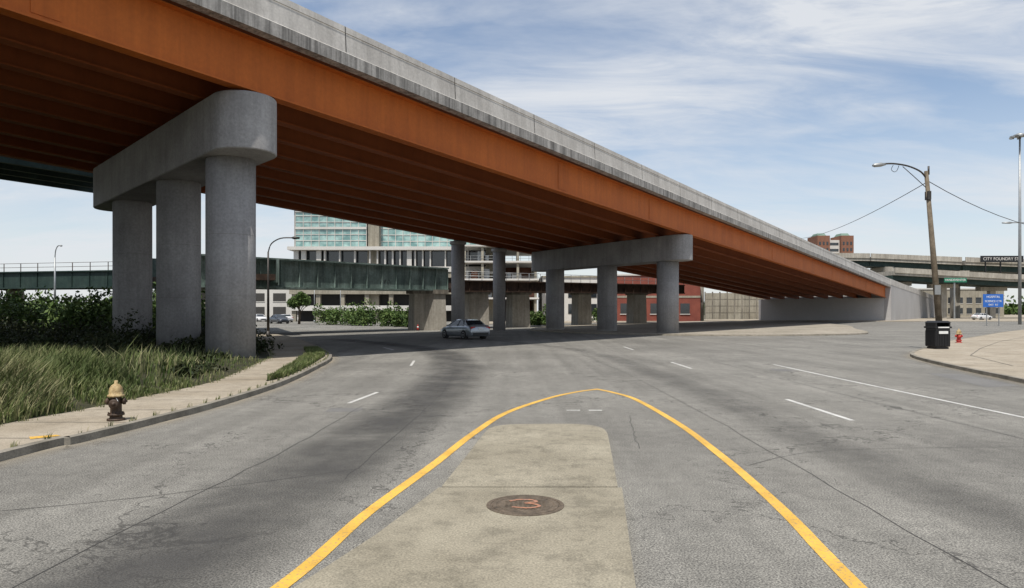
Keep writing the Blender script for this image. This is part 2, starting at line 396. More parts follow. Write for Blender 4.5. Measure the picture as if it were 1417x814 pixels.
# ------------------------------------------------------------------ overpass
KY=[-60,29,64,151,400]; KZ=[15.2,10.65,8.85,4.7,-6]
def base(y): return float(np.interp(y,KY,KZ))
nrm=Vector((.81,-.586))
def P(Y0,f,o=0,h=0):
    s=15 if Y0<64 else 15-12*(Y0-64)/87
    Y=Y0+s*f; X=-30.8+.7236*Y-25.6*f
    return (X+nrm.x*o,Y+nrm.y*o,base(Y0)-.3*f+h)
ST=[-45,-20,0,15,29,46,64,80,100,125,151]
def sweep(mb,prof,mt,stations=ST,smooth=False,mats=None):
    n=len(prof); vs=[]
    for Y0 in stations:
        for f,o,h in prof: vs.append(P(Y0,f,o,h))
    for i in range(n):
        k=(i+1)%n
        vv=[];ff=[]
        for j in range(len(stations)): vv+=[vs[j*n+i],vs[j*n+k]]
        for j in range(len(stations)-1): ff.append((2*j,2*j+2,2*j+3,2*j+1))
        mb.add(vv,ff,(mats[i] if mats else mt),smooth)
    mb.add([vs[i] for i in range(n)],[tuple(range(n))],mt); mb.add([vs[(len(stations)-1)*n+i] for i in range(n)],[tuple(range(n))[::-1]],mt)
bridge=empty('highway_overpass')
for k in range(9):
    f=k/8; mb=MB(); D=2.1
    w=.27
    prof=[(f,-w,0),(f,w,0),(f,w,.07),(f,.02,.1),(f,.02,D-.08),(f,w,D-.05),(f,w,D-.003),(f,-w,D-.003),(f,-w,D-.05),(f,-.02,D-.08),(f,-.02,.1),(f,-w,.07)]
    sweep(mb,prof,M_orange if k==0 else M_orange_shaded); mb.build('girder_%d'%(k+1),bridge)
mb=MB()
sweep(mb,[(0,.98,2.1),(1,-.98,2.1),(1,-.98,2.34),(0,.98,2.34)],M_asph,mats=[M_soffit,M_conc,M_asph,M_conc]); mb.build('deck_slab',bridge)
mb=MB()
sweep(mb,[(0,.55,2.09),(0,1.05,2.09),(0,1.05,2.62),(0,1.0,2.66),(0,.94,3.80),(0,.68,3.80),(0,.6,2.345)],M_barr,mats=[M_slabedge,M_slabedge,M_barr,M_barr,M_barr,M_barr,M_barr])
mb.build('parapet_near',bridge)
mb=MB()
sweep(mb,[(1,-1.05,2.09),(1,-.55,2.09),(1,-.6,2.345),(1,-.68,3.8),(1,-.94,3.8),(1,-1.0,2.62),(1,-1.05,2.58)],M_barr); mb.build('parapet_far',bridge)
mb=MB()
Y=31.6-5.85*12
while Y<150:
    p=P(Y,0,.975,2.68); q=P(Y,0,.945,3.79)
    dx,dy=.589*.022,.808*.022
    mb.add([(p[0]+nrm.x*.035-dx,p[1]+nrm.y*.035-dy,p[2]),(p[0]+nrm.x*.035+dx,p[1]+nrm.y*.035+dy,p[2]),(q[0]+nrm.x*.004+dx,q[1]+nrm.y*.004+dy,q[2]),(q[0]+nrm.x*.004-dx,q[1]+nrm.y*.004-dy,q[2])],[(0,1,2,3)],M_joint)
    Y+=5.85
mb.build('parapet_joints',bridge)
mb=MB(); sweep(mb,[(0,.972,3.50),(0,.982,3.505),(0,.981,3.52),(0,.968,3.52)],M_old); mb.build('parapet_rustication',bridge)
mb=MB()
for Y0 in (6,18,41,53,76,88,104,120,136):
    for k in range(8):
        a=P(Y0,k/8,-.03,1.0); b=P(Y0,(k+1)/8,.03,1.0)
        mb.seg(a[:2],b[:2],.06,a[2],a[2]+.9,M_orange_shaded)
mb.build('cross_frames',bridge)
mb=MB()
for Y0 in (22.5,47,58,85,110,132):
    a=P(Y0-.35,0,.035,1.05); b=P(Y0+.35,0,.035,1.05)
    mb.seg(a[:2],b[:2],.02,a[2]-.8,a[2]+.8,M_orange,b[2]-.8,b[2]+.8)
mb.build('splice_plates',bridge)

def pier(cols,e0,e1,r,rc,z0a,z1a,z0b,z1b,bz):
    a=Vector(e0);b=Vector(e1);d=(b-a).normalized();nn=Vector((-d.y,d.x)); mb=MB()
    L=(b-a).length
    plan=[]
    for i in range(17):
        t=-math.pi/2+math.pi*i/16; plan.append(b+d*r*math.cos(t)+nn*r*math.sin(t))
    for i in range(17):
        t=math.pi/2+math.pi*i/16; plan.append(a+d*r*math.cos(t)+nn*r*math.sin(t))
    def zz(p,zA,zB): return zA+(zB-zA)*((p-a).dot(d)/L)
    n=len(plan); ch=.04
    rings=[]
    for ins,sel in ((ch,0),(0,1),(0,2),(ch,3)):
        for p in plan:
            c=a+d*max(0,min(L,(p-a).dot(d))); q=c+(p-c)*(1-ins/r)
            z={0:zz(p,z0a,z0b),1:zz(p,z0a,z0b)+ch,2:zz(p,z1a,z1b)-ch,3:zz(p,z1a,z1b)}[sel]
            rings.append((q.x,q.y,z))
    for j in range(3):
        mb.add(rings,[(j*n+i,j*n+(i+1)%n,(j+1)*n+(i+1)%n,(j+1)*n+i) for i in range(n)],M_conc,j==1)
    mb.add(rings,[tuple(range(n))[::-1],tuple(3*n+i for i in range(n))],M_conc)
    for (cx,cy) in cols:
        top=zz(Vector((cx,cy)),z0a,z0b)+.02
        mb.lathe([(rc,bz-.6),(rc,top)],(cx,cy,0),M_conc,40)
        for zj in (bz+2.4,bz+4.9): mb.lathe([(rc+.002,zj),(rc+.002,zj+.008)],(cx,cy,0),M_old,40)
    for t in (.18,.5,.82):
        p=a+(b-a)*t; z0=zz(p,z0a,z0b); z1=zz(p,z1a,z1b)
        mb.box((p.x,p.y,(z0+z1)/2),(.012,2*r+.006,z1-z0-.1),M_old,math.atan2(d.y,d.x))
    for k in range(9):
        p=a+(b-a)*k/8; z=zz(p,z1a,z1b)
        mb.box((p.x,p.y,z+.03),(.5,.5,.12),M_black,math.atan2(d.y,d.x))
    return mb
mb=pier([(-11.67,30),(-15.95,34.6),(-21.0,40)],(-10.75,29.0),(-22.9,42),1.25,.98,8.35,10.58,8.0,10.24,.3); p1=mb.build('bridge_pier')
mb=pier([(14.07,65.3),(9.37,71.2),(4.6,77.1)],(14.9,64.3),(3.3,79.2),1.15,.98,6.55,8.78,6.4,8.5,.1); mb.build('bridge_pier')
for cx,cy in ((-5.3,70.9),(-1.35,76.3)):
    mb=MB(); zt=9.0 if cx<-3 else 8.72
    mb.lathe([(.66,-.1),(.66,zt-.45)],(cx,cy,0),M_conc,30); mb.lathe([(.70,zt-.45),(.82,zt-.35),(.82,zt-.12),(.78,zt-.1)],(cx,cy,0),M_conc,30)
    mb.box((cx,cy,zt-.05),(.6,.6,.2),M_black,.6); mb.build('bridge_column')

# abutment and approach ramp
mb=MB()
a=P(149,0,1.05); b=P(149,1,-1.05)
mb.seg((a[0],a[1]+1.5),(b[0],b[1]+1.5),3,-.1,a[2]-.03,M_abut,-.1,b[2]-.03)
a2=P(151.2,0,1.0); b2=P(151.2,1,-1.0)
mb.seg((a2[0],a2[1]+1.2),(b2[0],b2[1]+1.2),1.0,-.1,a2[2]+2.3,M_abut,-.1,b2[2]+2.3)
def W(Y,o,z): return (-30.8+.7236*Y+nrm.x*o,Y+nrm.y*o,z)
YS=[148.5,151.5,180,220,260,300,340,385]
def ztop(Y): return float(np.interp(Y,[148,151,385],[base(148)+3.8,base(151)+3.8,.7]))
vs=[];fs=[]
for Yq in YS:
    zt=ztop(Yq); vs+=[W(Yq,1.06,-.1),W(Yq,1.06,zt-1.2),W(Yq,1.1,zt-1.18),W(Yq,1.1,zt),W(Yq,.75,zt),W(Yq,.7,zt-1.1),W(Yq,-20,zt-1.1),W(Yq,-20,-.1)]
for i in range(7):
    vv=[];ff=[]
    for j in range(len(YS)): vv+=[vs[j*8+i],vs[j*8+i+1]]
    for j in range(len(YS)-1): ff.append((2*j,2*j+2,2*j+3,2*j+1))
    mb.add(vv,ff,M_barr if 2<=i<5 else (M_asph if i==5 else M_abut))
mb.add(vs[:8],[tuple(range(8))],M_abut); mb.add(vs[-8:],[tuple(range(8))[::-1]],M_abut)
mb.build('bridge_abutment')

# ------------------------------------------------------------------ old viaduct beyond (dark green beams), ends at its own bent
mb=MB()
def V(Y,o,h):
    return (-67+.7236*Y-nrm.x*o,Y-nrm.y*o,float(np.interp(Y,[-20,10,40,58],[14.5,13,11.9,11.4]))+h)
YS2=[-20,10,40,54]
for o in (0,2.2,4.4,6.6):
    for j in range(len(YS2)-1):
        a=V(YS2[j],o,0);b=V(YS2[j+1],o,0)
        mb.seg(a[:2],b[:2],.35,a[2],a[2]+1.3,M_dkgreen,b[2],b[2]+1.3)
for j in range(len(YS2)-1):
    a=V(YS2[j],3.3,1.3);b=V(YS2[j+1],3.3,1.3)
    mb.seg(a[:2],b[:2],8.4,a[2]+.002,a[2]+.5,M_old,b[2]+.002,b[2]+.5)
for (cx,cy) in ((-45.2,36),(-49,41),(-28.4,53.6),(-30.6,57.2)): mb.lathe([(.5,-.1),(.5,11.6)],(cx,cy,0),M_conc,24)
mb.build('old_viaduct')

# ------------------------------------------------------------------ teal rail bridge
rb=empty('railway_bridge')
def plate_girder(p,q,z0a,z1a,z0b,z1b,mt,step,name,rail=True,railmat=M_rust,stiff=True):
    mb=MB(); p=Vector(p);q=Vector(q);L=(q-p).length;d=(q-p)/L;n=Vector((d.y,-d.x))
    if n.y>0:n=-n
    mb.seg(p,q,.08,z0a,z1a,mt,z0b,z1b)
    for (h,t) in ((0,.09),(1,.09)):
        za=(z0a if h==0 else z1a);zb=(z0b if h==0 else z1b)
        mb.seg(p,q,.6,za-.05,za+t,mt,zb-.05,zb+t)
    mb.seg(p-n*3.2,q-n*3.2,5.5,z0a+.4,z0a+.9,M_rust,z0b+.4,z0b+.9)
    mb.seg(p-n*6.2,q-n*6.2,.08,z0a,z1a,mt,z0b,z1b)
    k=int(L/step)
    for i in range(k+1):
        t=i/k; c=p+d*L*t+n*.10; za=z0a+(z0b-z0a)*t; zb=z1a+(z1b-z1a)*t
        if stiff: mb.box((c.x,c.y,(za+zb)/2),(.05,.12,zb-za-.16),mt,math.atan2(d.y,d.x))
        if rail:
            c2=p+d*L*t
            mb.box((c2.x,c2.y,zb+.55),(.07,.07,1.1),railmat)
    if rail:
        for hh in (.6,1.1):
            mb.tube([(p.x,p.y,z1a+hh),(q.x,q.y,z1b+hh)],.03,railmat,6)
    return mb.build(name,rb)
plate_girder((-24.6,55.6),(-7.2,80),3.95,6.4,4.35,6.75,M_teal,1.9,'plate_girder',rail=False)
plate_girder((-115,104),(-36,84),4.9,6.9,4.9,6.9,M_dkgreen,2.6,'approach_girder',rail=True)
plate_girder((-36,84),(-24.9,57),4.9,6.9,4.2,6.4,M_teal,1.8,'approach_girder_turn',rail=True)
plate_girder((-6.4,82),(28,118),4.3,5.5,4.9,6.2,M_rust,2.0,'trestle_girder',rail=True,railmat=M_galv)
mb=MB()
for x,y,w,h in ((-9.2,78.5,3.8,4.2),(-4.3,86,2.7,4.3),(.75,92,2.6,4.4),(9.8,102,2.3,4.6),(19.3,112,2.6,4.8),(-24.5,58,1.6,4.0),(-38,88,2.0,5.0),(-66,96,2.0,5)):
    mb.box((x,y,h/2-.1),(w,1.8,h),M_oldl,.5,taper=.93); mb.box((x,y,h-.05),(w*1.08,2.1,.45),M_old,.5)
mb.build('trestle_piers',rb)
mb=MB(); p=Vector((-24.6,55.6));d=(Vector((-7.2,80))-p).normalized(); n=Vector((d.y,-d.x))
def G(s,z): c=p+d*s+n*.05; return (c.x,c.y,z)
for k in range(7):
    s0=2.2+k*.42
    pts=[Vector(G(s0+.3*math.cos(t+k)*(.6+.3*(k%2)),5.2+.75*math.sin(t*1.3+k*2))) for t in np.linspace(0,4.2,9)]
    mb.tube(pts,.03,M_black,5)
for k in range(3):
    s0=20+k*.5; pts=[Vector(G(s0+.2*math.cos(t+k),5.0+.2*math.sin(t*1.5+k*2))) for t in np.linspace(0,4.2,9)]
    mb.tube(pts,.02,M_black,5)
mb.build('graffiti',rb)

# ------------------------------------------------------------------ buildings
def curtain(mb,x0,x1,y,z0,z1,dx,dz,glass,mul):
    mb.b2(x0,x1,y,y+.1,z0,z1,glass)
    x=x0
    while x<=x1+.01: mb.b2(x-.05,x+.05,y-.12,y-.002,z0,z1,mul); x+=dx
    z=z0
    while z<=z1+.01: mb.b2(x0,x1,y-.10,y-.004,z-.06,z+.06,mul); z+=dz
ob=empty('office_building')
mb=MB()
mb.b2(-42,-28.2,140.5,168,14.5,21.7,M_dkglass); curtain(mb,-42,-28.2,140.2,14.5,21.6,1.53,1.2,M_glass,M_offwhite)
for i in range(12):
    yy=140.3+i*2.2; mb.b2(-42.3,-42.05,yy,yy+.12,14.5,21.6,M_offwhite)
mb.b2(-42.2,-42.02,140.3,168,14.5,21.6,M_glass)
curtain(mb,-25.8,-4,142.2,14.5,19.6,1.45,1.25,M_glass,M_offwhite); mb.b2(-25.8,-4,142.4,165,14.5,19.5,M_dkglass)
for z in (17.9,21.2): mb.b2(-42.05,-28.2,139.98,140.08,z,z+.45,M_offwhite)
mb.build('glass_storeys',ob)
mb=MB()
mb.b2(-28.1,-25.9,140.6,146,0,22.6,M_tan)
mb.b2(-42.6,-28.2,139.8,168,21.72,22.2,M_offwhite); mb.b2(-25.8,-3.8,141.8,165,19.62,20.0,M_offwhite)
mb.b2(-43.2,-4,138.8,168,13.8,14.45,M_offwhite)
mb.b2(-42,-5,141,165,9.6,13.78,M_dkglass)
rr=random.Random(5)
for i in range(26):
    if rr.random()<.75: mb.b2(-42.2+i*1.46,-42.2+i*1.46+rr.choice((.25,.3,.9)),139.6,140.2,10.6,13.78,M_offwhite)
mb.b2(-43,-4,139.2,141,9.6,10.6,M_offwhite)
for z in (0,3.2,6.4):
    mb.b2(-43,-4,139.4,141,z+2.1,z+3.1,M_tan if z else M_offwhite)
mb.b2(-42,-5,142,165,0,9.6,M_joint)
for i in range(9): mb.b2(-42.6+i*4.7,-41.8+i*4.7,139.7,140.6,0,9.6,M_tan)
mb.build('parking_podium',ob)

mb=MB()
for z in (4.4,7.9,11.2,14.2): mb.b2(-9.5,5,134,158,z-.16,z+.16,M_offwhite)
for i in range(5):
    for j in range(4):
        x=-8.8+i*3.3;y=134.6+j*7.4; mb.b2(x-.22,x+.22,y-.22,y+.22,0,14.05,M_tan)
for z in (7.9,11.2,14.2):
    for zz in (.6,1.1): mb.tube([(-9.4,134.1,z+zz),(5,134.1,z+zz)],.03,M_galv,5)
    for i in range(10): mb.b2(-9.3+i*1.55,-9.22+i*1.55,134.06,134.14,z+.16,z+1.1,M_galv)
mb.b2(-5,-2,138,142,0,16,M_tan)
mb.b2(-9,4,150,156,0,11,M_brown)
for i in range(14):
    x=-9+rr.random()*12; z=rr.choice((4.56,8.06,11.36)); mb.b2(x,x+.6+rr.random()*1.4,136,137,z,z+.8+rr.random()*1.2,rr.choice((M_offwhite,M_tan,M_galv,M_yel,M_brown)))
mb.tube([(-4,136,14.3),(1.5,136,17.5)],.05,M_yel,5)
mb.build('unfinished_building')

mb=MB()
mb.b2(20,36.5,140,165,0,8.9,M_brick)
mb.b2(19.8,36.7,139.85,165.2,8.9,9.2,M_offwhite)
for z in (1.5,):
    for i in range(5): mb.b2(21+i*2.9,22.8+i*2.9,139.9,139.99,z,z+2,M_dkglass); mb.b2(20.9+i*2.9,22.9+i*2.9,139.85,139.985,z-.15,z-.01,M_offwhite)
mb.b2(20,36.5,139.93,139.99,4.6,5.0,M_tan)
mb.build('brick_building')
mb=MB()
mb.b2(5.8,19,139,160,0,8.5,M_offwhite)
for z in (1.5,4.6):
    for i in range(6): mb.b2(6.6+i*2.1,7.9+i*2.1,138.92,138.99,z,z+1.9,M_dkglass)
mb.b2(5.7,19.1,138.8,160,8.5,8.8,M_tan)
mb.build('low_building')

def block(name,x0,x1,y0,y1,h,mt,fl=3.4,win=M_dkglass,dx=3.0):
    mb=MB(); mb.b2(x0,x1,y0,y1,0,h,mt); mb.b2(x0-.2,x1+.2,y0-.2,y1+.2,h,h+.4,M_offwhite)
    z=1.1
    while z+1.9<h:
        x=x0+.8
        while x+dx*.6<x1: mb.b2(x,x+dx*.6,y0-.06,y0-.003,z,z+1.9,win); mb.b2(x-.08,x+dx*.6+.08,y0-.1,y0-.003,z-.16,z-.02,M_offwhite); x+=dx
        y=y0+.8
        while y+dx*.6<y1:
            mb.b2(x1+.003,x1+.06,y,y+dx*.6,z,z+1.9,win); mb.b2(x0-.06,x0-.003,y,y+dx*.6,z,z+1.9,win); y+=dx
        z+=fl
    return mb.build(name)
block('parking_garage',-67,-46,170,200,11,M_offwhite,3.2,M_joint,5)
block('apartment_building',-96,-76,225,260,14,M_brown)
block('warehouse_building',-130,-112,300,330,12,M_tan)
block('warehouse_building',-88,-66,290,320,10,M_offwhite)

mb=MB()
for x in (148,159.5):
    mb.b2(x,x+6,350,362,0,38.5,M_brown); mb.box((x+3,356,39.2),(4.5,8,1.4),M_copper,taper=.7)
    for z in range(4,36,3):
        for i in range(3): mb.b2(x+.7+i*1.8,x+1.6+i*1.8,349.9,349.99,z,z+1.5,M_dkglass)
mb.b2(154,159.5,352,362,0,36.5,M_offwhite)
for z in range(4,36,3): mb.b2(154.5,159,351.9,351.99,z,z+1.2,M_dkglass)
mb.build('twin_tower_building')

mb=MB()
for i in range(8):
    x=46+i*1.75
    mb.b2(x+.1,x+1.65,172,172.15,0,6.3,M_tan); mb.b2(x-.12,x+.12,171.9,172.25,0,6.6,M_old)
    for z in (1.6,3.2,4.8): mb.b2(x+.1,x+1.65,171.96,171.998,z,z+.08,M_old)
mb.build('panel_wall')
mb=MB(); mb.lathe([(.75,-.1),(.75,8)],(37.2,143,0),M_old,20); mb.build('old_column')

# right hand highway viaducts
mb=MB()
def vi(p,q,za,zb,dep,w,par):
    mb.seg(p,q,w,za-dep,za-dep*.45,M_dkgreen,zb-dep,zb-dep*.45)
    mb.seg(p,q,w+1.6,za-dep*.45+.003,za,M_oldl,zb-dep*.45+.003,zb)
    P0=Vector(p);Q0=Vector(q);d=(Q0-P0).normalized();n=Vector((d.y,-d.x))
    if n.y>0:n=-n
    o=n*((w+1.6)/2+.1)
    mb.seg(P0+o,Q0+o,.3,za-.4,za+par,M_oldl,zb-.4,zb+par)
vi((60,215),(100,204),18.5,17.0,2.6,8,.9); vi((100,204),(122,199),17.0,15.6,2.6,8,.9); vi((122,199),(200,196),15.6,12.5,2.6,8,.9)
vi((95,186),(126,190),12.0,10.6,2.2,9,.9); vi((126,190),(210,196),10.6,8.5,2.2,9,.9)
for x,y,h in ((80,209,14.5),(104,203,14.2),(122,199,12.9),(142,198,12),(165,197,11)):
    mb.b2(x-.9,x+.9,y-.9,y+.9,0,h,M_oldl); mb.box((x,y,h-.7),(2.6,8.5,1.4),M_oldl)
for x,y,h in ((99,186.4,9.5),(112,188,9),(126,190,8.3),(142,191,7.8),(160,192.5,7)):
    mb.b2(x-.7,x+.7,y-.7,y+.7,0,h,M_oldl); mb.box((x,y,h-.5),(7,2.2,1.0),M_oldl)
mb.build('highway_viaduct')
block('depot_building',120,160,235,260,9,M_tan)

def textobj(txt,loc,size,mt,parent,rz=0):
    cu=bpy.data.curves.new('lettering','FONT'); cu.body=txt; cu.size=size; cu.align_x='CENTER'; cu.align_y='CENTER'; cu.extrude=.01
    cu.materials.append(mt); o=bpy.data.objects.new('lettering',cu); o.location=loc; o.rotation_euler=(math.pi/2,0,rz); COL.objects.link(o); o.parent=parent
e=empty('billboard_sign'); mb=MB(); mb.b2(124.6,135.9,192.0,192.3,15.0,16.7,M_black)
for x in (126,130,134.8): mb.b2(x,x+.25,192.4,192.7,12.2,16,M_black)
mb.build('panel',e); textobj('CITY FOUNDRY STL',(130.2,191.98,15.85),1.12,M_offwhite,e)
e=empty('highway_sign'); mb=MB(); mb.b2(65.2,68,100,100.06,2.6,4.4,M_blue); mb.b2(65.7,65.8,100.07,100.15,0,4.3,M_galv); mb.b2(67.4,67.5,100.07,100.15,0,4.3,M_galv)
mb.build('panel',e); textobj('HOSPITAL',(66.6,99.99,4.0),.42,M_white,e); textobj('SCIENCE CTR',(66.6,99.99,3.4),.38,M_white,e); textobj('EXIT  RT',(66.6,99.99,2.9),.35,M_white,e)
e=empty('street_name_sign'); mb=MB(); mb.b2(106.5,112.0,178.0,178.15,9.1,10.2,M_green); mb.b2(109,109.3,178.2,178.5,0,9.8,M_galv)
mb.build('panel',e); textobj('VANDEVENTER',(109.2,177.97,9.65),.75,M_white,e)
mb=MB(); mb.b2(9.9,11.0,116,116.05,2.4,3.4,M_yel); mb.b2(10.4,10.48,116.06,116.14,0,3.3,M_galv); mb.build('warning_sign')

# ------------------------------------------------------------------ lamps and wires
mb=MB()
B=Vector((22.75,38.3,.1)); T=Vector((21.95,38.3,9.5))
mb.tube([B,(B+T)/2,T],[.17,.14,.10],M_wood,14)
arm=crom([(21.97,38.3,9.1),(21.6,38.2,9.45),(20.9,38.1,9.72),(20.1,38.0,9.83),(19.5,38.0,9.82)],5)
mb.tube(arm,.045,M_dkmetal,8)
mb.tube([(21.97,38.3,8.6),(21.2,38.15,9.2),(20.6,38.1,9.7)],.02,M_dkmetal,6)
mb.tube([(19.65,38,9.8),(19.4,38,9.78),(19.05,38,9.74),(18.95,38,9.73)],[.05,.11,.10,.04],M_galv,10)
mb.tube(crom([(20.4,38.1,9.75),(20.3,38.1,9.5),(20.15,38.1,9.42),(20.0,38.1,9.55),(20.1,38.1,9.78)],4),.015,M_black,5)
mb.box((22.05,38.3,8.2),(.18,.3,.45),M_dkmetal); mb.box((22.45,38.12,3.2),(.3,.06,.5),M_galv); mb.lathe([(.24,0),(.2,.5),(.17,.6)],(22.75,38.3,.1),M_wood,14)
mb.tube([(22.05,38.25,9.3),(22.05,38.25,9.75)],.05,M_dkmetal,8)
mb.build('street_lamp')
def wire(mb,a,b,sag,r=.014):
    a=Vector(a);b=Vector(b); mb.tube([a.lerp(b,t)+Vector((0,0,-4*sag*t*(1-t))) for t in np.linspace(0,1,22)],r,M_black,5)
mb=MB(); wire(mb,(21.97,38.3,8.9),(36.4,91,11.2),.55,.02); wire(mb,(22.0,38.3,9.0),(58,62,12),3.0,.02); mb.build('overhead_wire')

def arm_lamp(name,x,y,h,dx,r=.09,mt=M_dkmetal,dy=0,z0=.1):
    mb=MB(); mb.tube([(x,y,z0),(x,y,h*.5),(x,y,h*.86)],[r*1.3,r,r*.75],mt,10)
    pa=crom([(x,y,h*.85),(x+dx*.1,y+dy*.1,h*.94),(x+dx*.4,y+dy*.4,h*.995),(x+dx*.8,y+dy*.8,h)],5)
    mb.tube(pa,r*.55,mt,8)
    mb.tube([(x+dx*.74,y+dy*.74,h),(x+dx*.82,y+dy*.82,h),(x+dx,y+dy,h-.02)],[.05,.12,.07],mt,8)
    mb.lathe([(r*2.2,0),(r*2.2,.12),(r*1.5,.5)],(x,y,z0),mt,12)
    return mb.build(name)
arm_lamp('street_lamp',-19.4,57.5,7.9,2.5,z0=0)
arm_lamp('street_lamp',-50.6,80,9.3,.8,.1,M_galv)
arm_lamp('street_lamp',-57,150,9,.9,.1,M_galv)
arm_lamp('street_lamp',57.5,78,11.6,-4.6,.1,M_galv,z0=0)
for (x,y) in ((-35,128),(-28,118),(-44,155)): arm_lamp('street_lamp',x,y,7.5,1.6,.07,M_galv,z0=0)
mb=MB(); mb.tube([(77.3,110,0),(77.3,110,14),(77.3,110,28.8)],[.24,.2,.12],M_galv,12)
mb.lathe([(.9,0),(.9,.25),(.3,.5)],(77.3,110,28.6),M_galv,14)
for i in range(6):
    a=i*math.pi/3; mb.box((77.3+1.15*math.cos(a),110+1.15*math.sin(a),28.55),(.5,.5,.22),M_galv,a)
mb.build('high_mast_light')

# ------------------------------------------------------------------ hydrants, bin
def hydrant(name,loc,body,top,s=1,rz=0):
    e=empty(name,loc,rz); mb=MB()
    mb.lathe([(.15,0),(.15,.035),(.105,.04),(.105,.09),(.14,.095),(.14,.125),(.10,.13),(.095,.16),(.092,.42),(.11,.43)],(0,0,0),body,24)
    for i in range(8):
        a=i*math.pi/4; mb.box((.125*math.cos(a),.125*math.sin(a),.135),(.02,.02,.03),body,a)
    mb.build('barrel',e); mb=MB()
    mb.lathe([(.135,.43),(.14,.435),(.14,.465),(.115,.47),(.118,.53),(.105,.59),(.075,.635),(.035,.66),(.03,.665),(.03,.715),(.022,.72)],(0,0,0),top,24)
    mb.build('bonnet',e); mb=MB()
    for sgn in (1,-1):
        Mm=Matrix.Translation((0,0,.345))@Matrix.Rotation(sgn*math.pi/2,4,'Y')
        mb.lathe([(.05,.06),(.05,.115),(.064,.118),(.064,.155),(.05,.16),(.022,.163),(.022,.185)],(0,0,0),body,16,Mm)
    Mm=Matrix.Translation((0,0,.31))@Matrix.Rotation(math.pi/2,4,'X')
    mb.lathe([(.065,.06),(.065,.12),(.085,.124),(.085,.165),(.06,.17),(.024,.173),(.024,.2)],(0,0,0),body,20,Mm)
    mb.tube([(0.03,-.12,.42),(.07,-.15,.36),(.05,-.17,.31)],.007,M_galv,5)
    mb.build('nozzles',e)
    e.scale=(s,s,s); return e
hydrant('fire_hydrant',(-7.15,13.05,.121),M_hydb,M_hydt,1.0,.25)
hydrant('fire_hydrant',(27.7,44.8,.12),M_red,M_hydt,1.2,-.3)
e=empty('litter_bin',(22.15,37.6,.12),.1)
mb=MB(); mb.box((0,0,.06),(.72,.72,.1),M_black); mb.box((0,0,.6),(.8,.8,.96),M_black)
mb.build('body',e); bevel(e.children[0],.03,2)
mb=MB()
for i in range(9):
    x=-.36+i*.09; mb.box((x,-.415,.55),(.03,.025,.8),M_black); mb.box((-.415,x,.55),(.025,.03,.8),M_black)
mb.box((0,0,1.12),(.9,.9,.09),M_black); mb.box((0,.3,1.26),(.8,.2,.2),M_black)
for sx in (-.37,.37): mb.box((sx,0,1.26),(.07,.8,.22),M_black)
mb.box((0,0,1.41),(.88,.88,.09),M_black,taper=.75)
mb.build('hood',e)
mb=MB(); mb.box((0,-.44,.86),(.5,.012,.14),M_white); mb.box((0,-.455,1.12),(.6,.012,.06),M_white); mb.build('label',e)

